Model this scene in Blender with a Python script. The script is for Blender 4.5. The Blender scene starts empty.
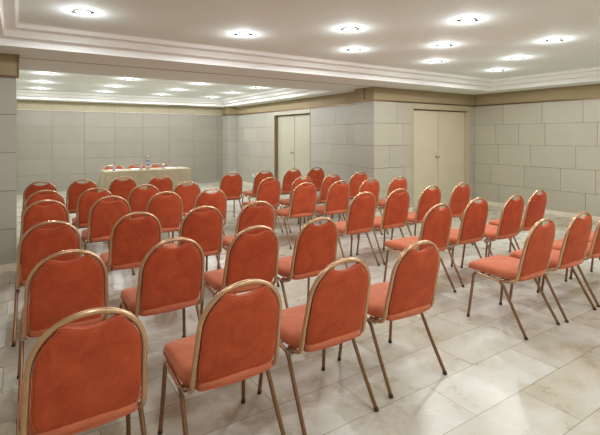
import bpy, bmesh, math, random
from mathutils import Vector, Matrix
random.seed(7)
PI = math.pi
scene = bpy.context.scene
COL = scene.collection

# ------------------------------------------------------------------ helpers
def lin(c):
    c = c / 255.0
    return c / 12.92 if c <= 0.04045 else ((c + 0.055) / 1.055) ** 2.4
def rgb(r, g, b):
    return (lin(r), lin(g), lin(b), 1.0)

def link(o, parent=None):
    COL.objects.link(o)
    if parent:
        o.parent = parent
    return o

def obj(name, bm, mat, parent=None, smooth=False, loc=None):
    me = bpy.data.meshes.new(name)
    bmesh.ops.recalc_face_normals(bm, faces=bm.faces[:])
    bm.to_mesh(me)
    bm.free()
    mats = mat if isinstance(mat, (list, tuple)) else [mat]
    for m in mats:
        me.materials.append(m)
    if smooth:
        for p in me.polygons:
            p.use_smooth = True
    o = bpy.data.objects.new(name, me)
    if loc:
        o.location = loc
    return link(o, parent)

def thing(name, label, cat, loc=(0, 0, 0), rz=0, group=None):
    o = bpy.data.objects.new(name, None)
    o.empty_display_size = 0.1
    o.location = loc
    o.rotation_euler = (0, 0, rz)
    link(o)
    tag(o, label, cat, group)
    return o

def tag(o, label=None, cat=None, group=None, kind=None):
    if label: o['label'] = label
    if cat: o['category'] = cat
    if group: o['group'] = group
    if kind: o['kind'] = kind
    return o

def struct(name, bm, mat, smooth=False):
    return tag(obj(name, bm, mat, None, smooth), kind='structure')

def dup(root, loc, rz, label, group=None):
    r = root.copy(); COL.objects.link(r)
    r.location = loc; r.rotation_euler = (0, 0, rz)
    r['label'] = label
    if group: r['group'] = group
    for ch in list(root.children):
        c = ch.copy(); COL.objects.link(c); c.parent = r
        for g in list(ch.children):
            d = g.copy(); COL.objects.link(d); d.parent = c
    return r

def box(bm, x0, x1, y0, y1, z0, z1, mi=0, bevel=0):
    r = bmesh.ops.create_cube(bm, size=1.0)
    vs = r['verts']
    for v in vs:
        v.co = Vector((x0 + (v.co.x + .5) * (x1 - x0), y0 + (v.co.y + .5) * (y1 - y0), z0 + (v.co.z + .5) * (z1 - z0)))
    fs = {f for v in vs for f in v.link_faces}
    for f in fs: f.material_index = mi
    if bevel:
        es = list({e for v in vs for e in v.link_edges})
        bmesh.ops.bevel(bm, geom=es, offset=bevel, segments=2, affect='EDGES', profile=.6)
    return bm

def cyl(bm, c, r0, r1, h, n=24, cap=True):
    """frustum standing on c (base centre) going up by h"""
    lo = [bm.verts.new((c[0] + r0 * math.cos(2 * PI * i / n), c[1] + r0 * math.sin(2 * PI * i / n), c[2])) for i in range(n)]
    hi = [bm.verts.new((c[0] + r1 * math.cos(2 * PI * i / n), c[1] + r1 * math.sin(2 * PI * i / n), c[2] + h)) for i in range(n)]
    for i in range(n):
        bm.faces.new((lo[i], lo[(i + 1) % n], hi[(i + 1) % n], hi[i]))
    if cap:
        bm.faces.new(lo[::-1]); bm.faces.new(hi)
    return bm

def lathe(bm, prof, n=32, c=(0, 0, 0), cap_lo=True, cap_hi=True):
    rings = []
    for r, z in prof:
        rings.append([bm.verts.new((c[0] + r * math.cos(2 * PI * i / n), c[1] + r * math.sin(2 * PI * i / n), c[2] + z)) for i in range(n)])
    for a, b in zip(rings, rings[1:]):
        for i in range(n):
            bm.faces.new((a[i], a[(i + 1) % n], b[(i + 1) % n], b[i]))
    if cap_lo: bm.faces.new(rings[0][::-1])
    if cap_hi: bm.faces.new(rings[-1])
    return bm

def smooth_path(pts, n=6, closed=False):
    P = [Vector(p) for p in pts]
    out = []
    m = len(P)
    segs = m if closed else m - 1
    for i in range(segs):
        if closed:
            p0, p1, p2, p3 = P[(i - 1) % m], P[i], P[(i + 1) % m], P[(i + 2) % m]
        else:
            p0, p1, p2, p3 = P[max(i - 1, 0)], P[i], P[i + 1], P[min(i + 2, m - 1)]
        for k in range(n):
            t = k / n
            out.append(0.5 * ((2 * p1) + (-p0 + p2) * t + (2 * p0 - 5 * p1 + 4 * p2 - p3) * t * t + (-p0 + 3 * p1 - 3 * p2 + p3) * t ** 3))
    if not closed: out.append(P[-1])
    return out

def tube(bm, path, r, n=10, closed=False):
    P = [Vector(p) for p in path]
    m = len(P)
    T = []
    for i in range(m):
        if closed: d = P[(i + 1) % m] - P[i - 1]
        else: d = P[min(i + 1, m - 1)] - P[max(i - 1, 0)]
        T.append(d.normalized())
    ref = Vector((0, 0, 1)) if abs(T[0].z) < .9 else Vector((0, 1, 0))
    nrm = (ref - T[0] * ref.dot(T[0])).normalized()
    rings = []
    for i in range(m):
        nrm = (nrm - T[i] * nrm.dot(T[i])).normalized()
        b = T[i].cross(nrm)
        rings.append([bm.verts.new(P[i] + r * (math.cos(2 * PI * k / n) * nrm + math.sin(2 * PI * k / n) * b)) for k in range(n)])
    R = range(m if closed else m - 1)
    for i in R:
        a, c = rings[i], rings[(i + 1) % m]
        for k in range(n):
            bm.faces.new((a[k], a[(k + 1) % n], c[(k + 1) % n], c[k]))
    if not closed:
        bm.faces.new(rings[0][::-1]); bm.faces.new(rings[-1])
    return bm

# ------------------------------------------------------------------ materials
def mat(name):
    m = bpy.data.materials.new(name); m.use_nodes = True
    nt = m.node_tree
    b = nt.nodes['Principled BSDF']
    return m, nt, b
def N(nt, t, **kw):
    n = nt.nodes.new(t)
    for k, v in kw.items(): setattr(n, k, v)
    return n
def mixc(nt, fac, a, b, blend='MIX'):
    n = N(nt, 'ShaderNodeMix', data_type='RGBA', blend_type=blend)
    for sock, v in ((n.inputs[0], fac), (n.inputs[6], a), (n.inputs[7], b)):
        if hasattr(v, 'links'): nt.links.new(v, sock)
        else: sock.default_value = v
    return n.outputs[2]
def noise(nt, vec, scale, detail=3, rough=.5, dist=0):
    n = N(nt, 'ShaderNodeTexNoise')
    n.inputs['Scale'].default_value = scale; n.inputs['Detail'].default_value = detail
    n.inputs['Roughness'].default_value = rough; n.inputs['Distortion'].default_value = dist
    nt.links.new(vec, n.inputs['Vector'])
    return n
def ramp(nt, fac, stops):
    r = N(nt, 'ShaderNodeValToRGB')
    e = r.color_ramp.elements
    while len(e) < len(stops): e.new(.5)
    for i, (p, c) in enumerate(stops):
        e[i].position = p; e[i].color = c
    nt.links.new(fac, r.inputs[0])
    return r.outputs[0]
def objcoord(nt, rnd=0):
    tc = N(nt, 'ShaderNodeTexCoord')
    if not rnd: return tc.outputs['Object']
    oi = N(nt, 'ShaderNodeObjectInfo')
    mu = N(nt, 'ShaderNodeMath', operation='MULTIPLY'); mu.inputs[1].default_value = rnd
    nt.links.new(oi.outputs['Random'], mu.inputs[0])
    ad = N(nt, 'ShaderNodeVectorMath', operation='ADD')
    nt.links.new(tc.outputs['Object'], ad.inputs[0]); nt.links.new(mu.outputs[0], ad.inputs[1])
    return ad.outputs[0]
def bump(nt, b, h, strength, dist):
    n = N(nt, 'ShaderNodeBump'); n.inputs['Strength'].default_value = strength; n.inputs['Distance'].default_value = dist
    nt.links.new(h, n.inputs['Height']); nt.links.new(n.outputs[0], b.inputs['Normal'])

def plain(name, c, rough=.6, metal=0, var=.06, scale=6, **kw):
    m, nt, b = mat(name)
    co = objcoord(nt)
    ns = noise(nt, co, scale, 4)
    lo = tuple(x * (1 - var) for x in c[:3]) + (1,); hi = tuple(min(1, x * (1 + var)) for x in c[:3]) + (1,)
    nt.links.new(ramp(nt, ns.outputs[0], [(.3, lo), (.7, hi)]), b.inputs['Base Color'])
    b.inputs['Roughness'].default_value = rough; b.inputs['Metallic'].default_value = metal
    for k, v in kw.items(): b.inputs[k.replace('_', ' ')].default_value = v
    return m

def velvet(name, dark, light, sheen, tint):
    m, nt, b = mat(name)
    co = objcoord(nt, 37.0)
    n1 = noise(nt, co, 9, 5, .65, .6)
    n2 = noise(nt, co, 220, 2)
    c = ramp(nt, n1.outputs[0], [(.28, dark), (.72, light)])
    c = mixc(nt, .35, c, ramp(nt, n2.outputs[0], [(.3, dark), (.7, light)]))
    nt.links.new(c, b.inputs['Base Color'])
    b.inputs['Roughness'].default_value = .85
    b.inputs['Specular IOR Level'].default_value = .25
    b.inputs['Sheen Weight'].default_value = sheen
    b.inputs['Sheen Roughness'].default_value = .38
    b.inputs['Sheen Tint'].default_value = tint
    bump(nt, b, n2.outputs[0], .25, .002)
    return m

M = {}
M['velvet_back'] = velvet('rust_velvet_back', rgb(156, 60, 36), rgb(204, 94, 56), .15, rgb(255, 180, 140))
M['velvet_seat_lit'] = velvet('rust_velvet_seat_lit', rgb(176, 94, 64), rgb(210, 120, 86), .6, rgb(255, 215, 195))  # same velvet as the back; sheen on the upturned seat painted into its colour
M['piping'] = plain('rust_piping', rgb(180, 86, 56), .75)
M['frame'] = plain('champagne_metal', rgb(204, 164, 128), .27, .65, .05, 30)
M['leg'] = plain('bronze_leg_metal', rgb(142, 106, 80), .3, .8, .05, 30)
M['chrome'] = plain('bolt_chrome', rgb(215, 210, 205), .18, 1.0, .03)
M['rubber'] = plain('dark_rubber', rgb(58, 36, 26), .6)
M['ceiling'] = plain('ceiling_paint', rgb(236, 243, 241), .8, 0, .015, 2)
M['cornice'] = plain('cornice_white', rgb(246, 247, 245), .45, 0, .01, 2)
M['band'] = plain('olive_band_paint', rgb(158, 142, 108), .7, 0, .04, 4)
M['backband'] = plain('pale_band_panel', rgb(176, 166, 138), .6, 0, .04, 4)
M['copper'] = plain('copper_trim', rgb(118, 90, 66), .35, .6, .08, 12)
M['skirting'] = plain('marble_skirting', rgb(226, 216, 198), .3, 0, .08, 9)
M['greyskirt'] = plain('grey_skirting', rgb(160, 154, 142), .5)
M['grout'] = plain('wall_grout', rgb(122, 114, 98), .9)
M['door'] = plain('cream_door_paint', rgb(206, 196, 168), .45, 0, .02, 3)
M['sidedoor'] = plain('pale_side_door_paint', rgb(184, 179, 160), .45, 0, .02, 3)
M['doorframe'] = plain('cream_frame_paint', rgb(184, 172, 144), .5, 0, .03, 5)
M['jamb'] = plain('brown_jamb', rgb(128, 108, 80), .5)
M['gap'] = plain('dark_gap', rgb(40, 34, 26), .9)
M['slot'] = plain('partition_track', rgb(120, 110, 98), .5, .4)
M['white'] = plain('white_plastic', rgb(240, 240, 238), .35, 0, .01)
M['paper'] = plain('white_paper', rgb(244, 244, 242), .7, 0, .01)
M['wood'] = plain('table_plywood', rgb(150, 110, 70), .5, 0, .15, 14)
M['ring'] = plain('downlight_ring', rgb(150, 146, 140), .3, .8)
M['clip'] = plain('downlight_clip', rgb(60, 56, 50), .4, .5)

def tilemat(name, c, rough=.45):
    m, nt, b = mat(name)
    co = objcoord(nt)
    g = N(nt, 'ShaderNodeNewGeometry')
    f = N(nt, 'ShaderNodeMapRange'); f.inputs[3].default_value = .955; f.inputs[4].default_value = 1.03
    nt.links.new(g.outputs['Random Per Island'], f.inputs[0])
    ns = noise(nt, co, 3, 5, .6)
    base = ramp(nt, ns.outputs[0], [(.3, tuple(x * .97 for x in c[:3]) + (1,)), (.7, tuple(min(1, x * 1.03) for x in c[:3]) + (1,))])
    sc = N(nt, 'ShaderNodeVectorMath', operation='SCALE')
    nt.links.new(base, sc.inputs[0]); nt.links.new(f.outputs[0], sc.inputs['Scale'])
    nt.links.new(sc.outputs[0], b.inputs['Base Color'])
    b.inputs['Roughness'].default_value = rough
    return m
M['tile'] = tilemat('greige_wall_tile', rgb(182, 175, 157))
M['greytile'] = tilemat('grey_wall_tile', rgb(174, 170, 158))
M['backtile'] = tilemat('pale_wall_panel', rgb(150, 144, 131), .5)

def floor_mat():
    m, nt, b = mat('marble_floor')
    co = objcoord(nt)
    mp = N(nt, 'ShaderNodeMapping'); mp.inputs['Location'].default_value = (.09, -.12, 0)
    nt.links.new(co, mp.inputs[0])
    def brick(mort, c1, c2, cm):
        br = N(nt, 'ShaderNodeTexBrick', offset=.5, offset_frequency=2, squash=1.0)
        br.inputs['Scale'].default_value = 1
        br.inputs['Brick Width'].default_value = .9; br.inputs['Row Height'].default_value = .345
        br.inputs['Mortar Size'].default_value = mort; br.inputs['Mortar Smooth'].default_value = .3
        br.inputs['Color1'].default_value = c1; br.inputs['Color2'].default_value = c2; br.inputs['Mortar'].default_value = cm
        nt.links.new(mp.outputs[0], br.inputs['Vector'])
        return br
    rnd = brick(0, (0, 0, 0, 1), (1, 1, 1, 1), (.5, .5, .5, 1))      # one random grey per slab
    # shift the vein pattern from slab to slab
    sh = N(nt, 'ShaderNodeVectorMath', operation='SCALE'); sh.inputs['Scale'].default_value = 23
    nt.links.new(rnd.outputs['Color'], sh.inputs[0])
    ad = N(nt, 'ShaderNodeVectorMath', operation='ADD')
    nt.links.new(mp.outputs[0], ad.inputs[0]); nt.links.new(sh.outputs[0], ad.inputs[1])
    v = ad.outputs[0]
    base = mixc(nt, rnd.outputs['Color'], rgb(164, 149, 120), rgb(222, 221, 215))
    cloud = noise(nt, v, 3.4, 9, .62, .35)
    cl = ramp(nt, cloud.outputs[0], [(.30, rgb(166, 150, 120)), (.47, rgb(192, 186, 168)), (.64, rgb(212, 211, 205))])
    c = mixc(nt, .5, base, cl)
    # veins
    vn = noise(nt, v, 1.8, 6, .6, .7)
    d = N(nt, 'ShaderNodeMath', operation='SUBTRACT'); d.inputs[1].default_value = .5
    nt.links.new(vn.outputs[0], d.inputs[0])
    a = N(nt, 'ShaderNodeMath', operation='ABSOLUTE'); nt.links.new(d.outputs[0], a.inputs[0])
    vf = ramp(nt, a.outputs[0], [(0, (.8, .8, .8, 1)), (.008, (0, 0, 0, 1))])
    patch = noise(nt, v, 1.3, 2)
    pf = ramp(nt, patch.outputs[0], [(.5, (0, 0, 0, 1)), (.7, (.6, .6, .6, 1))])
    vm = mixc(nt, 1.0, vf, pf, 'MULTIPLY')
    c = mixc(nt, vm, c, rgb(158, 122, 84))
    # fine dark pits
    pit = noise(nt, v, 34, 3, .6)
    pm = noise(nt, v, 2.4, 2)
    pa = ramp(nt, pit.outputs[0], [(.68, (0, 0, 0, 1)), (.73, (.7, .7, .7, 1))])
    pb = ramp(nt, pm.outputs[0], [(.52, (0, 0, 0, 1)), (.62, (1, 1, 1, 1))])
    c = mixc(nt, mixc(nt, 1.0, pa, pb, 'MULTIPLY'), c, rgb(96, 78, 56))
    jo = brick(.0028, (0, 0, 0, 1), (0, 0, 0, 1), (1, 1, 1, 1))
    c = mixc(nt, jo.outputs['Fac'], c, rgb(140, 126, 104))
    nt.links.new(c, b.inputs['Base Color'])
    rr = ramp(nt, cloud.outputs[0], [(.3, (.24, .24, .24, 1)), (.7, (.36, .36, .36, 1))])
    nt.links.new(rr, b.inputs['Roughness'])
    b.inputs['Specular IOR Level'].default_value = .5
    return m
M['floor'] = floor_mat()

def cloth_mat():
    m, nt, b = mat('beige_table_linen')
    co = objcoord(nt)
    ns = noise(nt, co, 160, 2)
    n2 = noise(nt, co, 3, 3)
    c = ramp(nt, n2.outputs[0], [(.3, rgb(168, 154, 124)), (.7, rgb(182, 169, 141))])
    nt.links.new(c, b.inputs['Base Color']); b.inputs['Roughness'].default_value = .8
    b.inputs['Sheen Weight'].default_value = .15
    bump(nt, b, ns.outputs[0], .2, .002)
    return m
M['cloth'] = cloth_mat()

def glass_mat(name, c, rough=.03):
    m, nt, b = mat(name)
    ns = noise(nt, objcoord(nt), 5, 2)
    nt.links.new(ramp(nt, ns.outputs[0], [(.2, c), (.8, c)]), b.inputs['Base Color'])
    b.inputs['Transmission Weight'].default_value = .9; b.inputs['Roughness'].default_value = rough; b.inputs['IOR'].default_value = 1.35
    return m
M['glass'] = glass_mat('clear_glass', (.95, .97, .98, 1), .1); M['glass'].node_tree.nodes['Principled BSDF'].inputs['Transmission Weight'].default_value = .6
M['bottle'] = glass_mat('clear_bottle_plastic', (.8, .88, .95, 1), .08)
def label_mat():
    m, nt, b = mat('striped_bottle_label')
    co = objcoord(nt)
    w = N(nt, 'ShaderNodeTexWave', wave_type='BANDS', bands_direction='Z')
    w.inputs['Scale'].default_value = 9; w.inputs['Distortion'].default_value = 1.5
    nt.links.new(co, w.inputs['Vector'])
    nt.links.new(ramp(nt, w.outputs['Fac'], [(.4, rgb(60, 72, 110)), (.6, rgb(225, 230, 238))]), b.inputs['Base Color'])
    b.inputs['Roughness'].default_value = .4
    return m
M['bottle_label'] = label_mat()
def emit(name, c, s):
    m, nt, b = mat(name)
    ns = noise(nt, objcoord(nt), 4, 1)
    nt.links.new(ramp(nt, ns.outputs[0], [(0, c), (1, c)]), b.inputs['Emission Color'])
    b.inputs['Base Color'].default_value = c
    b.inputs['Emission Strength'].default_value = s
    return m
M['lamp_warm'] = emit('lamp_glow_warm', (1, .96, .9, 1), 14)
M['lamp_cool'] = emit('lamp_glow_cool', (.95, .98, 1, 1), 14)

# ------------------------------------------------------------------ room dimensions (metres, camera above the origin)
XR, XL, XP, XS = 8.95, -1.3, 5.80, 6.12      # right wall, left wall, pier/column face, side wall of the rear hall
YF, YD, YP, YB = -2.6, 6.28, 6.85, 13.8      # wall behind, door wall, end of pier, rear wall
YC = 13.27                                    # front of the corner column
XE, YLS, YLE = -.03, 6.08, 6.33                         # left wall stub
ZS, ZT, ZC = 2.53, 2.27, 2.74                 # soffit, top of tiles, tray ceiling
ZB = .086                                     # skirting height
COURSE = [ZB, .487, .933, 1.379, 1.824, ZT]

bm = bmesh.new(); box(bm, XL - .3, XR + .3, YF - .3, YB + .3, -.15, 0)
struct('floor', bm, M['floor'])

def tiles(bm, axis, face, out, s0, s1, joints, zs=COURSE, mi=0, g=.003, d=.012, holes=()):
    """tiles standing proud of the plane axis=face on the side `out`; joints[course] = joint positions (course 0 = lowest)"""
    for k in range(len(zs) - 1):
        js = sorted([s0] + [j for j in joints[k] if s0 + .03 < j < s1 - .03] + [s1])
        for a, b in zip(js, js[1:]):
            parts = [(a, b, zs[k], zs[k + 1])]
            for (h0, h1, hz) in holes:
                nxt = []
                for (p, q, z0, z1) in parts:
                    if q <= h0 or p >= h1 or z0 >= hz: nxt.append((p, q, z0, z1)); continue
                    if p < h0: nxt.append((p, h0, z0, z1))
                    if q > h1: nxt.append((h1, q, z0, z1))
                    if z1 > hz: nxt.append((max(p, h0), min(q, h1), hz, z1))
                parts = nxt
            for (p, q, z0, z1) in parts:
                if q - p < .02: continue
                a0, b0 = p + g, q - g
                if axis == 'X':
                    box(bm, min(face, face + out * d), max(face, face + out * d), a0, b0, z0 + g, z1 - g, mi)
                else:
                    box(bm, a0, b0, min(face, face + out * d), max(face, face + out * d), z0 + g, z1 - g, mi)

def bond(s0, s1, w=.95, ph=0.0):
    """running bond joints for walls seen from nowhere in the photograph"""
    out = []
    for k in range(5):
        o = (ph + (w / 2 if k % 2 else 0)) % w
        out.append([s0 + o + i * w for i in range(int((s1 - s0) / w) + 2)])
    return out
WM = [M['grout'], M['tile'], M['backtile'], M['backband'], M['greytile']]
D = .012
# right wall
jr = [[5.66, 4.72, 3.90, 2.9, 1.95, 1.0], [5.85, 5.08, 4.35, 3.73, 2.8, 1.9, .9], [5.66, 4.94, 4.07, 3.2, 2.3, 1.4, .5], [5.73, 5.20, 4.65, 3.7, 2.8, 1.9, .9], [5.55, 4.71, 3.94, 3.1, 2.2, 1.3, .4]]
bm = bmesh.new(); box(bm, XR + D, XR + .25, YF, YD + .3, 0, ZC + .1, 0)
tiles(bm, 'X', XR + D, -1, YF, YD, [[*l, -.5, -1.5] for l in jr], mi=1)
struct('wall_right', bm, WM)
# door wall (parallel to X) with its opening 6.89..8.75, height 2.154
DX0, DX1, DZ = 6.89, 8.75, 2.154
RV = .11
bm = bmesh.new()
box(bm, XP + D, DX0, YD + D, YD + .3, 0, ZS + .02, 0); box(bm, DX1, XR + D, YD + D, YD + .3, 0, ZS + .02, 0)
box(bm, DX0, DX1, YD + D, YD + .3, DZ, ZS + .02, 0)
box(bm, DX0, DX1, YD + RV + .06, YD + .3, 0, DZ, 0)
tiles(bm, 'Y', YD + D, -1, XP, XR, [[6.35], [6.62], [6.22], [6.58], [6.42]], mi=1, holes=[(DX0 - .0, DX1 + .0, 9)])
# pier side and its return
tiles(bm, 'X', XP + D, -1, YD + .0, YP, [[], [], [], [], []], mi=4)
box(bm, XP + D, XS + .2, YD + D, YP, 0, ZS + .02, 0)
struct('wall_door_side', bm, WM)
# side wall of the rear hall with opening 8.95..10.77
SY0, SY1 = 8.95, 10.77
bm = bmesh.new()
for a, b in ((YP, SY0), (SY1, YB)): box(bm, XS + D, XS + .3, a, b, 0, ZS + .02, 0)
box(bm, XS + D, XS + .3, SY0, SY1, DZ, ZS + .02, 0)
box(bm, XS + RV + .06, XS + .3, SY0, SY1, 0, DZ, 0)
js = [[7.7, 11.3, 12.2], [8.52, 7.36, 11.80, 12.7], [8.04, 11.49, 12.44], [8.40, 7.48, 11.87, 12.8], [7.91, 12.27, 11.3]]
tiles(bm, 'X', XS + D, -1, YP, YC, js, mi=4, holes=[(SY0, SY1, 9)])
struct('wall_side', bm, WM)
# rear wall, stacked panels
bm = bmesh.new(); box(bm, XL - .2, XS + .3, YB + D, YB + .25, 0, ZS + .05, 0)
vj = [.76 + .809 * k for k in range(-3, 7)]
tiles(bm, 'Y', YB + D, -1, XL, XP, [vj] * 5, mi=2)
tiles(bm, 'Y', YB + D, -1, XL, XP, [vj], zs=[ZT + .012, ZS + .01], mi=3)
struct('wall_rear', bm, WM)
# corner column
bm = bmesh.new(); box(bm, XP + D, XS + .1, YC + D, YB + .02, 0, ZS + .02, 0)
tiles(bm, 'X', XP + D, -1, YC, YB, [[]] * 5, mi=4); tiles(bm, 'Y', YC + D, -1, XP, XS, [[]] * 5, mi=4)
struct('wall_corner_column', bm, WM)
# left wall stub between the two halls
bm = bmesh.new(); box(bm, XL - .2, XE - D, YLS + D, YLE - D, 0, ZS + .02, 0)
tiles(bm, 'Y', YLS + D, -1, XL, XE, [[-.9], [-.45], [-.9], [-.45], [-.9]], mi=4)
tiles(bm, 'X', XE - D, 1, YLS, YLE, [[]] * 5, mi=4)
struct('wall_left_stub', bm, WM)
# walls out of the photograph's frame
bm = bmesh.new(); box(bm, XL - .25, XL - D, YF, YB, 0, ZC + .1, 0); tiles(bm, 'X', XL - D, 1, YF, YB, bond(YF, YB), mi=1)
struct('wall_left', bm, WM)
bm = bmesh.new(); box(bm, XL - .2, XR + .25, YF - .25, YF - D, 0, ZC + .1, 0); tiles(bm, 'Y', YF - D, 1, XL, XR, bond(XL, XR), mi=1)
struct('wall_front', bm, WM)

# olive band between tiles and soffit
def bandbox(bm, x0, x1, y0, y1): box(bm, x0, x1, y0, y1, ZT + .006, ZS)
n = [0]
def trim(bm, m, smooth=False):
    n[0] += 1
    return struct('trim_%d' % n[0], bm, m, smooth)
bt = .014
bm = bmesh.new(); bandbox(bm, XR - bt, XR + D, YF, YD); trim(bm, M['band'])
bm = bmesh.new(); bandbox(bm, XP - bt, XR - bt, YD - bt, YD + D); bandbox(bm, XP - bt, XP + D, YD + D, YP); trim(bm, M['band'])
bm = bmesh.new(); bandbox(bm, XS - bt, XS + D, YP, YC - bt); trim(bm, M['band'])
bm = bmesh.new(); bandbox(bm, XP - bt, XS, YC - bt, YC + D); bandbox(bm, XP - bt, XP + D, YC + D, YB); trim(bm, M['band'])
bm = bmesh.new(); bandbox(bm, XL, XE + bt, YLS - bt, YLS + D); bandbox(bm, XE - D, XE + bt, YLS + D, YLE); trim(bm, M['band'])
bm = bmesh.new(); bandbox(bm, XL - D, XL + bt, YF, YB); bandbox(bm, XL, XR, YF - D, YF + bt); trim(bm, M['band'])
# copper moulding line under the band
def line(bm, x0, x1, y0, y1, z0=ZT - .012, z1=ZT + .012): box(bm, x0, x1, y0, y1, z0, z1)
c = .026
bm = bmesh.new(); line(bm, XR - c, XR, YF, YD); trim(bm, M['copper'])
bm = bmesh.new(); line(bm, XP - c, XR - c, YD - c, YD); line(bm, XP - c, XP, YD, YP); trim(bm, M['copper'])
bm = bmesh.new(); box(bm, XP - c, XP - bt, YD + .26, YD + .28, ZT + .012, ZS); trim(bm, M['copper'])
bm = bmesh.new(); line(bm, XS - c, XS, YP, YC - c); trim(bm, M['copper'])
bm = bmesh.new(); line(bm, XP - c, XS - c, YC - c, YC); line(bm, XP - c, XP, YC, YB - c); trim(bm, M['copper'])
bm = bmesh.new(); line(bm, XL, XP - c, YB - .02, YB, ZT, ZT + .012); trim(bm, M['skirting'])
bm = bmesh.new(); line(bm, XL, XE + c, YLS - c, YLS); box(bm, XE + bt, XE + c, YLS - c, YLS + .02, ZT + .012, ZS); trim(bm, M['copper'])

# skirting
def base(name, boxes, m):
    bm = bmesh.new()
    for b in boxes: box(bm, *b, 0, ZB)
    struct('baseboard_' + name, bm, m)
s = .014
base('right', [(XR - s, XR + D, YF, YD)], M['skirting'])
base('door_side', [(XP - s, DX0, YD - s, YD + D), (DX1, XR - s, YD - s, YD + D), (XP - s, XP + D, YD + D, YP)], M['skirting'])
base('side', [(XS - s, XS + D, YP, SY0), (XS - s, XS + D, SY1, YC - s)], M['skirting'])
base('column', [(XP - s, XS, YC - s, YC + D), (XP - s, XP + D, YC + D, YB)], M['skirting'])
base('rear', [(XL, XP - s, YB - s, YB + D)], M['greyskirt'])
base('left_stub', [(XL, XE + s, YLS - s, YLS + D), (XE - D, XE + s, YLS + D, YLE)], M['skirting'])
base('left', [(XL - D, XL + s, YF, YB)], M['skirting'])
base('front', [(XL, XR, YF - D, YF + s)], M['skirting'])

# ------------------------------------------------------------------ ceiling: soffit with two stepped trays
FT = (-.25, 8.41, -2.0, 5.52)
BT = (-.75, 5.65, 7.42, 13.3)
PROF = [(0, ZS), (.004, ZS + .066), (.012, ZS + .076), (.115, ZS + .08), (.12, ZS + .084), (.126, ZS + .146), (.134, ZS + .152), (.215, ZS + .156), (.222, ZS + .16), (.228, ZC - .012), (.245, ZC)]
bm = bmesh.new()
T2 = ZS + .0
def slab(x0, x1, y0, y1, z0=ZS, z1=ZC + .2): box(bm, x0, x1, y0, y1, z0, z1)
slab(XL - .2, XR + .25, YF - .2, FT[2]); slab(XL - .2, FT[0], FT[2], FT[3]); slab(FT[1], XR + .25, FT[2], FT[3])
slab(XL - .2, XR + .25, FT[3], BT[2])
slab(XL - .2, BT[0], BT[2], BT[3]); slab(BT[1], XR + .25, BT[2], BT[3]); slab(XL - .2, XR + .25, BT[3], YB + .3)
for t in (FT, BT): box(bm, t[0], t[1], t[2], t[3], ZC, ZC + .2)
struct('ceiling', bm, M['ceiling'])
def cornice(t):
    bm = bmesh.new()
    x0, x1, y0, y1 = t
    rings = [[bm.verts.new(p) for p in ((x0 + o, y0 + o, z), (x1 - o, y0 + o, z), (x1 - o, y1 - o, z), (x0 + o, y1 - o, z))] for o, z in PROF]
    rings.append([bm.verts.new(p) for p in ((x0, y0, ZC), (x1, y0, ZC), (x1, y1, ZC), (x0, y1, ZC))])
    rings.append(rings[0])
    for a, b in zip(rings, rings[1:]):
        for i in range(4): bm.faces.new((a[i], a[(i + 1) % 4], b[(i + 1) % 4], b[i]))
    trim(bm, M['cornice'])
cornice(FT); cornice(BT)
# sliding partition track in the soffit between the halls
bm = bmesh.new(); box(bm, XE, XP, 6.27, 6.285, ZS - .004, ZS + .01); trim(bm, M['slot'])

# ------------------------------------------------------------------ doors
def door(idx, axis):
    e = bpy.data.objects.new('door_%d' % idx, None); link(e); e['kind'] = 'structure'
    def B(bm, s0, s1, d0, d1, z0, z1, bevel=0):
        # s along the wall, d depth into the wall
        if axis == 'Y': box(bm, s0, s1, YD + d0, YD + d1, z0, z1, 0, bevel)
        else: box(bm, XS + d0, XS + d1, s0, s1, z0, z1, 0, bevel)
    a, b = (DX0, DX1) if axis == 'Y' else (SY0, SY1)
    mid = (a + b) / 2
    bm = bmesh.new(); B(bm, a, a + .012, -.004, RV + .06, 0, DZ); B(bm, b - .012, b, -.004, RV + .06, 0, DZ); B(bm, a, b, -.004, RV + .06, DZ - .012, DZ)
    obj('door_jamb', bm, M['doorframe'] if axis == 'Y' else M['jamb'], e)
    bm = bmesh.new(); B(bm, a - .0, b + .0, -.006, D, DZ, ZT - .012)
    if axis == 'Y': B(bm, b, b + .03, -.006, D, 0, ZT - .012)
    else: B(bm, b, b + .035, -.006, D, 0, ZT - .012)
    obj('door_casing', bm, M['doorframe'] if axis == 'Y' else M['sidedoor'], e)
    for (p, q, hs) in ((a + .016, mid - .009, mid - .07), (mid + .009, b - .016, None)):
        bm = bmesh.new(); B(bm, p, q, RV, RV + .045, .006, DZ - .03, .002)
        leaf = obj('door_leaf', bm, M['door'] if axis == 'Y' else M['sidedoor'], e)
        if hs:
            bm = bmesh.new()
            cx = (hs, YD + RV, 1.11) if axis == 'Y' else (XS + RV, mid + .07, 1.11)
            dv = Vector((0, -1, 0)) if axis == 'Y' else Vector((-1, 0, 0))
            P = Vector(cx)
            tube(bm, [P, P + dv * .012], .026, 16); tube(bm, [P + dv * .012, P + dv * .045], .01, 12)
            lathe_pts = [P + dv * .045, P + dv * .05, P + dv * .075, P + dv * .08]
            tube(bm, lathe_pts, .024, 16)
            obj('door_knob', bm, M['chrome'], leaf, True)
    bm = bmesh.new(); B(bm, a + .012, b - .012, RV + .046, RV + .058, 0, DZ - .012)
    obj('shadow_gap', bm, M['gap'], e)
door(1, 'Y'); door(2, 'X')

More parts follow.
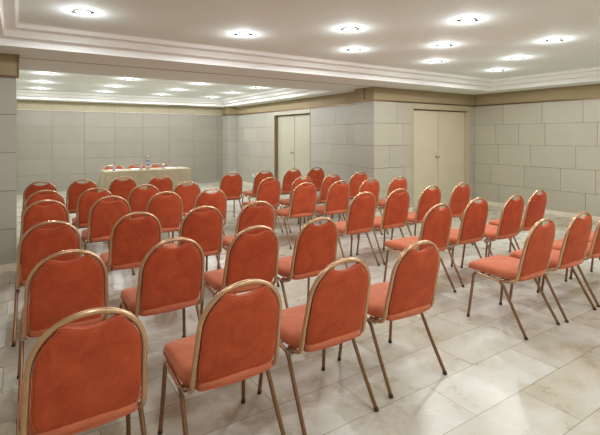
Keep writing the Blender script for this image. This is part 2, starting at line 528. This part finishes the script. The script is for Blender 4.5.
# ------------------------------------------------------------------ chair
def yb(z): return -.28 + (.92 - z) * .225
HW, ZSP, RZ = .206, .695, .212        # arch half width, spring height, arch rise
SQ = 2.15
def arch(t, hw=None, rz=None):            # t 0..pi
    hw = hw or HW; rz = rz or RZ
    ct, st = math.cos(t), math.sin(t)
    e = 2 / SQ
    x = hw * math.copysign(abs(ct) ** e, ct); z = ZSP + rz * abs(st) ** e
    return x, z
def make_chair():
    t = thing('banquet_chair', 'x', 'chair')
    # back frame: arch with J-shaped ends
    pts = []
    for sgn in (1,):
        pts += [(.203, -.03, .390), (.204, -.09, .394), (.209, -.14, .410), (.216, yb(.46) + .0, .45), (.213, yb(.55), .55), (HW + .002, yb(.64), .64)]
    A = [arch(PI * i / 14) for i in range(0, 15)]
    pts += [(x, yb(z), z) for x, z in A]
    pts += [(-HW - .002, yb(.64), .64), (-.213, yb(.55), .55), (-.216, yb(.46), .45), (-.209, -.14, .410), (-.204, -.09, .394), (-.203, -.03, .390)]
    bm = bmesh.new(); tube(bm, smooth_path(pts, 3), .0125, 10)
    obj('back_frame', bm, M['frame'], t, True)
    # seat outline
    def hw(y):
        k = min(1, max(0, (y + .15) / .09)); k = k * k * (3 - 2 * k)
        return .192 + .038 * k
    right = []
    for i in range(5):                     # rear curve, from centre to corner
        x = .19 * i / 4.5; right.append((x, -.210 + .02 * (x / .19) ** 2))
    for a in (20, 50, 80): right.append((.172 + .020 * math.sin(math.radians(a)), -.171 - .02 * math.cos(math.radians(a))))
    for i in range(7): y = -.155 + i * .045; right.append((hw(y), y))
    right += [(.230, .16), (.229, .21)]
    for a in (15, 35, 55, 75): right.append((.169 + .06 * math.cos(math.radians(a)), .235 + .055 * math.sin(math.radians(a))))
    for i in range(3): x = .145 - i * .05; right.append((x, .292 + .008 * (1 - (x / .16) ** 2)))
    loop = right + [(0, .30)] + [(-x, y) for x, y in right[::-1] if x > 1e-6]
    bm = bmesh.new()
    rings = []
    for ins, z in ((.05, .416), (.014, .414), (.003, .424), (0, .438), (0, .455), (.005, .468), (.018, .478), (.04, .484), (.09, .489), (.15, .491)):
        k = 1 - ins / .21
        rings.append([bm.verts.new((x * k, .04 + (y - .04) * k, z - .012 * max(0, (y - .2) / .1) ** 2 * (z > .45))) for x, y in loop])
    for a, b in zip(rings, rings[1:]):
        for i in range(len(loop)): bm.faces.new((a[i], a[(i + 1) % len(loop)], b[(i + 1) % len(loop)], b[i]))
    bm.faces.new(rings[0][::-1]); bm.faces.new(rings[-1])
    seat = obj('seat', bm, M['velvet_seat_lit'], t, True)
    bm = bmesh.new()
    tube(bm, smooth_path([(x * .995, .04 + (y - .04) * .995, .426) for x, y in loop], 2, True), .004, 6, True)
    obj('piping', bm, M['piping'], seat, True)
    # backrest outline (x, z)
    o = [(0, .852), (.025, .8535), (.05, .859), (.07, .867), (.088, .8745), (.102, .8765), (.114, .872)]
    for i in range(0, 15):
        x, z = arch(PI / 2 * (1 - i / 14) * .90, HW - .0135, RZ - .0135)
        if x > .120: o.append((x, z - .001))
    k_ = (HW - .0145) / .1925
    o += [(.1935 * k_, .66), (.1955 * (1 + k_) / 2, .60), (.197, .545), (.195, .50), (.186, .468), (.165, .450), (.11, .443), (.05, .441), (0, .441)]
    loopb = o + [(-x, z) for x, z in o[::-1] if x > 1e-6]
    bm = bmesh.new(); rings = []
    for k, off in ((.0, -.021), (.5, -.021), (.80, -.020), (.93, -.018), (.975, -.014), (1, -.004), (1, .006), (.985, .018), (.94, .026), (.8, .033), (.5, .037), (0, .038)):
        cz = .665
        ring = []
        for x, z in (loopb if k > 0 else [(0, cz)]):
            X, Z = x * k, cz + (z - cz) * k
            ring.append(bm.verts.new((X, yb(Z) + off - .010 * (1 - (X / .195) ** 2), Z)))
        rings.append(ring)
    m = len(loopb)
    for a, b in zip(rings, rings[1:]):
        for i in range(m):
            j = (i + 1) % m
            if len(a) == 1: bm.faces.new((a[0], b[j], b[i]))
            elif len(b) == 1: bm.faces.new((a[i], a[j], b[0]))
            else: bm.faces.new((a[i], a[j], b[j], b[i]))
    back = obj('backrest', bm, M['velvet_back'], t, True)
    bm = bmesh.new()
    tube(bm, smooth_path([(x * .985, yb(z) - .0115 - .010 * (1 - (x / .195) ** 2), .665 + (z - .665) * .985) for x, z in loopb], 2, True), .0036, 6, True)
    obj('piping', bm, M['piping'], back, True)
    # legs, rails, brackets
    for sx in (1, -1):
        fr = [(sx * .242, .255, .012), (sx * .233, .232, .20), (sx * .229, .216, .34), (sx * .228, .205, .385), (sx * .2275, .18, .402)]
        bm = bmesh.new(); tube(bm, smooth_path(fr, 5), .0115, 10); lf = obj('leg', bm, M['leg'], t, True)
        bm = bmesh.new(); tube(bm, [(sx * .2425, .256, 0), (sx * .2415, .2545, .018)], .0135, 10); obj('foot_cap', bm, M['rubber'], lf, True)
        ra = [(sx * .2275, .18, .402), (sx * .227, .08, .393), (sx * .227, -.01, .385), (sx * .227, -.035, .380)]
        bm = bmesh.new(); tube(bm, smooth_path(ra, 4), .0115, 10); obj('side_rail', bm, M['frame'], t, True)
        rr = [(sx * .227, -.035, .380), (sx * .2275, -.06, .362), (sx * .2285, -.078, .33), (sx * .234, -.16, .18), (sx * .242, -.258, .012)]
        bm = bmesh.new(); tube(bm, smooth_path(rr, 5), .0115, 10); lr = obj('leg', bm, M['leg'], t, True)
        bm = bmesh.new(); tube(bm, [(sx * .243, -.264, 0), (sx * .2415, -.254, .018)], .0135, 10); obj('foot_cap', bm, M['rubber'], lr, True)
        bm = bmesh.new(); box(bm, min(sx * .195, sx * .232), max(sx * .195, sx * .232), -.105, -.03, .378, .392, 0, .004)
        tube(bm, [(sx * .215, -.07, .374), (sx * .215, -.07, .398)], .008, 10)
        obj('bracket', bm, M['chrome'], t)
    for y, z in ((.15, .400), (-.04, .384)):
        bm = bmesh.new(); tube(bm, [(-.227, y, z), (.227, y, z)], .009, 8); obj('crossbar', bm, M['leg'], t, True)
    return t

chair0 = make_chair()
first = [True]
def place(x, y, rz, label, group):
    if first[0]:
        first[0] = False
        chair0.location = (x, y, 0); chair0.rotation_euler = (0, 0, rz); chair0['label'] = label; chair0['group'] = group
        return chair0
    return dup(chair0, (x, y, 0), rz, label, group)

R = math.radians
# (x of the chair, y of the top of its back, turn in degrees) measured row by row, nearest the camera first
ROWS = [
    [(.23, 1.81, 0), (.868, 1.79, 0), (1.475, 1.82, 0), (2.125, 1.86, -1), (3.53, 1.83, 0), (4.13, 1.81, -1), (4.72, 1.82, 0), (5.33, 1.83, 0)],
    [(.24, 2.82, 0), (.84, 2.78, 1), (1.46, 2.83, -1), (2.04, 2.84, 0), (3.44, 2.78, 0), (4.12, 2.83, 0), (4.67, 2.74, 1), (5.34, 2.83, 0)],
    [(.21, 3.86, -1), (.86, 3.90, 0), (1.45, 3.90, 1), (2.04, 3.90, -2), (3.41, 3.85, 1), (3.98, 3.84, 0), (4.61, 3.86, 0), (5.24, 3.85, 0)],
    [(.23, 5.16, 0), (.84, 5.11, 1), (1.46, 5.17, 0), (2.03, 5.14, -1), (3.41, 5.09, 0), (3.97, 5.02, 1), (4.58, 5.02, 0), (5.19, 5.01, 0)],
    [(.26, 6.10, 1), (.82, 6.02, 0), (1.44, 6.07, -1), (2.03, 6.10, 0), (3.34, 6.02, 2), (3.93, 5.94, 0), (4.56, 5.97, 0), (5.30, 6.10, -2)],
    [(.26, 7.30, 0), (.81, 7.29, 0), (1.41, 7.38, -1), (1.97, 7.29, 1), (3.24, 7.21, -3), (3.93, 7.28, 0), (4.62, 7.35, 0), (5.23, 7.38, -4)],
]
rowname = ['in the row nearest the camera', 'in the second row from camera', 'in the third row from camera',
           'in the fourth row from camera', 'in the fifth row from camera', 'in the row nearest the table']
colname = ['leftmost', 'second from left', 'third from left', 'just left of the aisle',
           'just right of the aisle', 'second right of aisle', 'third right of aisle', 'rightmost']
for r, row in enumerate(ROWS):
    for k, (x, y, a) in enumerate(row):
        lab = 'rust velvet banquet chair, %s %s' % (colname[k], rowname[r])
        side = 'left' if k < 4 else 'right'
        place(x, y + .28, R(a), lab, 'rust velvet chairs in rows %s of the aisle' % side)
HW, SQ = .235, 3.0
table_chair = make_chair()
for x, lab in ((1.765, 'left one'), (2.281, 'middle one'), (2.797, 'right one')):
    o = table_chair if x < 2 else dup(table_chair, (0, 0, 0), PI, '', '')
    tag(o, 'rust velvet chair peeking over the draped table from behind, %s of three' % lab, 'chair', 'speakers chairs behind the draped table'); o.location = (x, 10.14, 0); o.rotation_euler = (0, 0, PI)

# ------------------------------------------------------------------ draped table
TX0, TX1, TY0, TY1, TH = 1.48, 3.28, 9.62, 10.27, .83
t = thing('conference_table', 'long rectangular table hidden under the beige cloth', 'table', ((TX0 + TX1) / 2, (TY0 + TY1) / 2, 0))
L2, W2 = (TX1 - TX0) / 2 - .012, (TY1 - TY0) / 2 - .012
bm = bmesh.new(); box(bm, -L2, L2, -W2, W2, TH - .034, TH - .006, 0, .004); obj('tabletop', bm, M['wood'], t)
for sx in (-1, 1):
    for sy in (-1, 1):
        bm = bmesh.new(); tube(bm, [(sx * (L2 - .004), sy * (W2 - .045), 0), (sx * (L2 - .004), sy * (W2 - .045), TH - .034)], .012, 10); obj('leg', bm, M['leg'], t, True)
def tablecloth():
    bm = bmesh.new()
    cx, cy = (TX0 + TX1) / 2, (TY0 + TY1) / 2
    a, b, r = (TX1 - TX0) / 2, (TY1 - TY0) / 2, .018
    base = []
    def seg(p, q, n_): return [(p[0] + (q[0] - p[0]) * i / n_, p[1] + (q[1] - p[1]) * i / n_) for i in range(n_)]
    cs = [((a - r, -b), (-a + r, -b)), ]
    path = seg((-a + r, -b), (a - r, -b), 60) + [(a - r + r * math.sin(R(d)), -b + r - r * math.cos(R(d))) for d in range(0, 90, 15)]
    path += seg((a, -b + r), (a, b - r), 24) + [(a - r + r * math.cos(R(d)), b - r + r * math.sin(R(d))) for d in range(0, 90, 15)]
    path += seg((a - r, b), (-a + r, b), 60) + [(-a + r - r * math.sin(R(d)), b - r + r * math.cos(R(d))) for d in range(0, 90, 15)]
    path += seg((-a, b - r), (-a, -b + r), 24) + [(-a + r - r * math.cos(R(d)), -b + r - r * math.sin(R(d))) for d in range(0, 90, 15)]
    m = len(path)
    acc = [0]
    for i in range(1, m): acc.append(acc[-1] + math.dist(path[i], path[i - 1]))
    rings = []
    hang = lambda y: 1 - .72 * min(1, max(0, (y - b + .12) / .10)) if y > b - .12 else 1.0
    nz = 22
    for j in range(nz + 1):
        f = j / nz
        z = TH
        ring = []
        for i, (x, y) in enumerate(path):
            px, py = path[i - 1]; qx, qy = path[(i + 1) % m]
            tx, ty = qx - px, qy - py; l = math.hypot(tx, ty); nx, ny = ty / l, -tx / l
            s_ = acc[i]
            corner = max(0, 1 - min(abs(abs(x) - a) + abs(abs(y) - b), .30) / .30)     # flare at the corners
            w = f ** .8 * (.010 * math.sin(s_ * 9 + 1.3 * math.sin(s_ * 2.1)) + .004 * math.sin(s_ * 23 + 2))
            w += f * corner * (.035 + .030 * math.sin(s_ * 52)) + .004 * min(1, f * 8) + (f * .012)
            ring.append(bm.verts.new((cx + x + nx * w, cy + y + ny * w, TH - (TH - .015) * f * hang(y) - (.004 if j == 1 else 0))))
        rings.append(ring)
    for p, q in zip(rings, rings[1:]):
        for i in range(m): bm.faces.new((p[i], p[(i + 1) % m], q[(i + 1) % m], q[i]))
    top = [bm.verts.new((cx + x * .97, cy + y * .93, TH)) for x, y in path]
    for i in range(m): bm.faces.new((top[i], top[(i + 1) % m], rings[0][(i + 1) % m], rings[0][i]))
    bm.faces.new(top)
    rim = set(rings[0])
    for e in bm.edges:
        if e.verts[0] in rim and e.verts[1] in rim: e.smooth = False
    o = obj('tablecloth', bm, M['cloth'], None, True)
    md = o.modifiers.new('thickness', 'SOLIDIFY'); md.thickness = .002; md.offset = 1
    tag(o, 'floor-length beige cloth draped over the long table in the rear hall', 'tablecloth')
tablecloth()
ZT_ = TH + .0035
# water bottle
t = thing('water_bottle', 'tall clear water bottle with dark striped label standing on the beige tablecloth', 'bottle', (2.36, 9.78, ZT_))
bm = bmesh.new(); lathe(bm, [(.030, 0), (.041, .006), (.043, .03), (.043, .075), (.040, .085), (.043, .095), (.043, .19), (.038, .215), (.024, .25), (.015, .268), (.014, .285)]); obj('body', bm, M['bottle'], t, True)
bm = bmesh.new(); lathe(bm, [(.0436, .10), (.0436, .185)], cap_lo=False, cap_hi=False); obj('label_band', bm, M['bottle_label'], t, True)
bm = bmesh.new(); lathe(bm, [(.0165, .284), (.0165, .305), (.014, .308)]); obj('cap', bm, M['white'], t, True)
# tumblers on paper pads
def tumbler(x, y, lab):
    bm = bmesh.new()
    lathe(bm, [(.028, 0), (.036, .095), (.0345, .095), (.0265, .006)], 24)
    o = obj('drinking_glass', bm, M['glass'], None, True, (x, y, ZT_))
    tag(o, lab, 'glass', 'drinking glasses on the table')
tumbler(2.24, 9.86, 'clear drinking glass just left of the water bottle')
tumbler(2.74, 9.92, 'clear drinking glass at the right end of the draped table')
tumbler(1.68, 9.84, 'clear drinking glass at the left end of the draped table')
for x, y, a, lab in ((1.72, 9.98, 4, 'white paper pad at the left end of the draped table'), (2.18, 10.02, -3, 'white paper pad behind the water bottle'), (2.88, 10.02, 6, 'white paper pad at the right end of the draped table')):
    bm = bmesh.new(); box(bm, -.105, .105, -.148, .148, 0, .008)
    o = obj('paper_pad', bm, M['paper'], None, False, (x, y, ZT_)); o.rotation_euler = (0, 0, R(a))
    tag(o, lab, 'notepad', 'paper pads on the table')

# socket plate on the side wall
t = thing('wall_socket', 'white double wall socket low on the rear hall side wall', 'socket', (XS, 12.1, .30))
bm = bmesh.new(); box(bm, -.010, .0, -.07, .07, 0, .085, 0, .003); obj('cover_plate', bm, M['white'], t)
for y in (-.035, .035):
    bm = bmesh.new(); tube(bm, [(-.0105, y, .043), (-.006, y, .043)], .02, 16); obj('outlet', bm, M['ring'], t)
# air vent in the rear soffit
t = thing('air_vent', 'slim grey air vent set in the soffit above the rear wall', 'vent', (4.3, 13.55, ZS))
bm = bmesh.new(); box(bm, -.32, .32, -.06, -.048, -.008, 0); box(bm, -.32, .32, .048, .06, -.008, 0); box(bm, -.32, -.308, -.048, .048, -.008, 0); box(bm, .308, .32, -.048, .048, -.008, 0); obj('frame', bm, M['ring'], t)
bm = bmesh.new(); box(bm, -.308, .308, -.048, .048, -.002, 0); obj('backing', bm, M['gap'], t)
for k in range(4):
    bm = bmesh.new(); y = -.036 + k * .024; box(bm, -.306, .306, y - .003, y + .003, -.007, -.002); obj('slat', bm, M['ring'], t)

# ------------------------------------------------------------------ downlights
def make_downlight(warm):
    t = thing('downlight', 'x', 'ceiling light')
    bm = bmesh.new()
    lathe(bm, [(.062, -.002), (.066, -.009), (.078, -.010), (.086, -.004), (.088, 0)], 32, cap_lo=False, cap_hi=False)
    obj('trim_ring', bm, M['ring'], t, True)
    bm = bmesh.new()
    lathe(bm, [(.001, -.0125), (.03, -.012), (.052, -.009), (.063, -.002)], 24, cap_lo=False, cap_hi=False)
    obj('lamp', bm, M['lamp_warm' if warm else 'lamp_cool'], t, True)
    for s_ in (-1, 1):
        bm = bmesh.new(); box(bm, min(s_ * .066, s_ * .104), max(s_ * .066, s_ * .104), -.012, .012, -.012, 0, 0, .002)
        obj('clip', bm, M['clip'], t)
    ld = bpy.data.lights.new('bulb_warm' if warm else 'bulb_cool', 'SPOT')
    ld.spot_size = R(174); ld.spot_blend = .14; ld.shadow_soft_size = .05
    ld.energy = LW if warm else LC
    ld.color = (.925, .975, 1.0) if warm else (.935, .975, 1.0)
    lo = bpy.data.objects.new('bulb_light', ld); lo.location = (0, 0, -.03); link(lo, t)
    lp = bpy.data.lights.new('side_glow', 'POINT'); lp.energy = ld.energy * SIDE; lp.color = ld.color; lp.shadow_soft_size = .025
    lq = bpy.data.objects.new('bulb_light', lp); lq.location = (0, 0, -.08); link(lq, t)
    return t
LW, LC, SIDE = 29, 35, .11
frontL = []
for y, xs in ((4.5, (.5, 2.15, 3.8, 5.45, 7.1)), (3.64, (3.01, 4.57, 6.23)), (2.72, (3.77, 5.45)),
              (.9, (.5, 2.15, 3.8, 5.45, 7.1)), (-.9, (.5, 2.15, 3.8, 5.45, 7.1))):
    for x in xs: frontL.append((x, y))
colf = ['first', 'second', 'third', 'fourth', 'fifth']
wd = make_downlight(True)
inview = {4.5: 'row nearest the rear hall', 3.64: 'middle row', 2.72: 'row nearest the right wall corner', 1.84: 'row overhead of the right chairs', .9: 'row above the camera', -.9: 'row behind the camera'}
cnt = {}
for i, (x, y) in enumerate(frontL):
    cnt[y] = cnt.get(y, 0) + 1
    lab = 'bright round downlight, %s from the left in the front hall %s' % (colf[cnt[y] - 1], {4.5: 'row nearest the rear hall', 3.64: 'second row', 2.72: 'third row', 1.84: 'fourth row', .9: 'fifth row', -.9: 'sixth row'}[y])
    if i == 0:
        o = wd; o['label'] = lab; o['group'] = 'front hall downlights'; o.location = (x, y, ZC)
    else:
        o = dup(wd, (x, y, ZC), 0, lab, 'front hall downlights')
    o.rotation_euler = (0, 0, R(-33))
cd = make_downlight(False)
cs_ = ['first', 'second', 'third', 'fourth']
k = 0
for j, y in enumerate((9.35, 10.87, 12.36)):
    for i, x in enumerate((.42, 1.89, 3.38, 4.87)):
        lab = 'small bright downlight, %s from the left in the rear hall %s row' % (cs_[i], ('nearest', 'middle', 'farthest')[j])
        if k == 0:
            o = cd; o['label'] = lab; o['group'] = 'rear hall downlights'; o.location = (x, y, ZC)
        else: o = dup(cd, (x, y, ZC), 0, lab, 'rear hall downlights')
        o.rotation_euler = (0, 0, R(-20))
        k += 1

# ------------------------------------------------------------------ world, camera, view
w = bpy.data.worlds.new('World'); scene.world = w; w.use_nodes = True
w.node_tree.nodes['Background'].inputs[0].default_value = (.02, .02, .02, 1)
cam = bpy.data.cameras.new('Camera'); co = bpy.data.objects.new('Camera', cam); link(co)
co.location = (0, 0, 1.58); co.rotation_euler = (PI / 2, 0, R(-33))
cam.sensor_width = 36; cam.lens = 432 / 600 * 36; cam.shift_y = -82 / 600; cam.clip_start = .02
scene.camera = co
vs = scene.view_settings
vs.view_transform = 'Standard'; vs.look = 'None'; vs.gamma = 1; vs.use_curve_mapping = False
vs.exposure = 0.28
scene.cycles.max_bounces = 10; scene.cycles.diffuse_bounces = 6
scene.cycles.use_denoising = True
scene.cycles.caustics_reflective = False; scene.cycles.caustics_refractive = False
scene.cycles.sample_clamp_indirect = 4
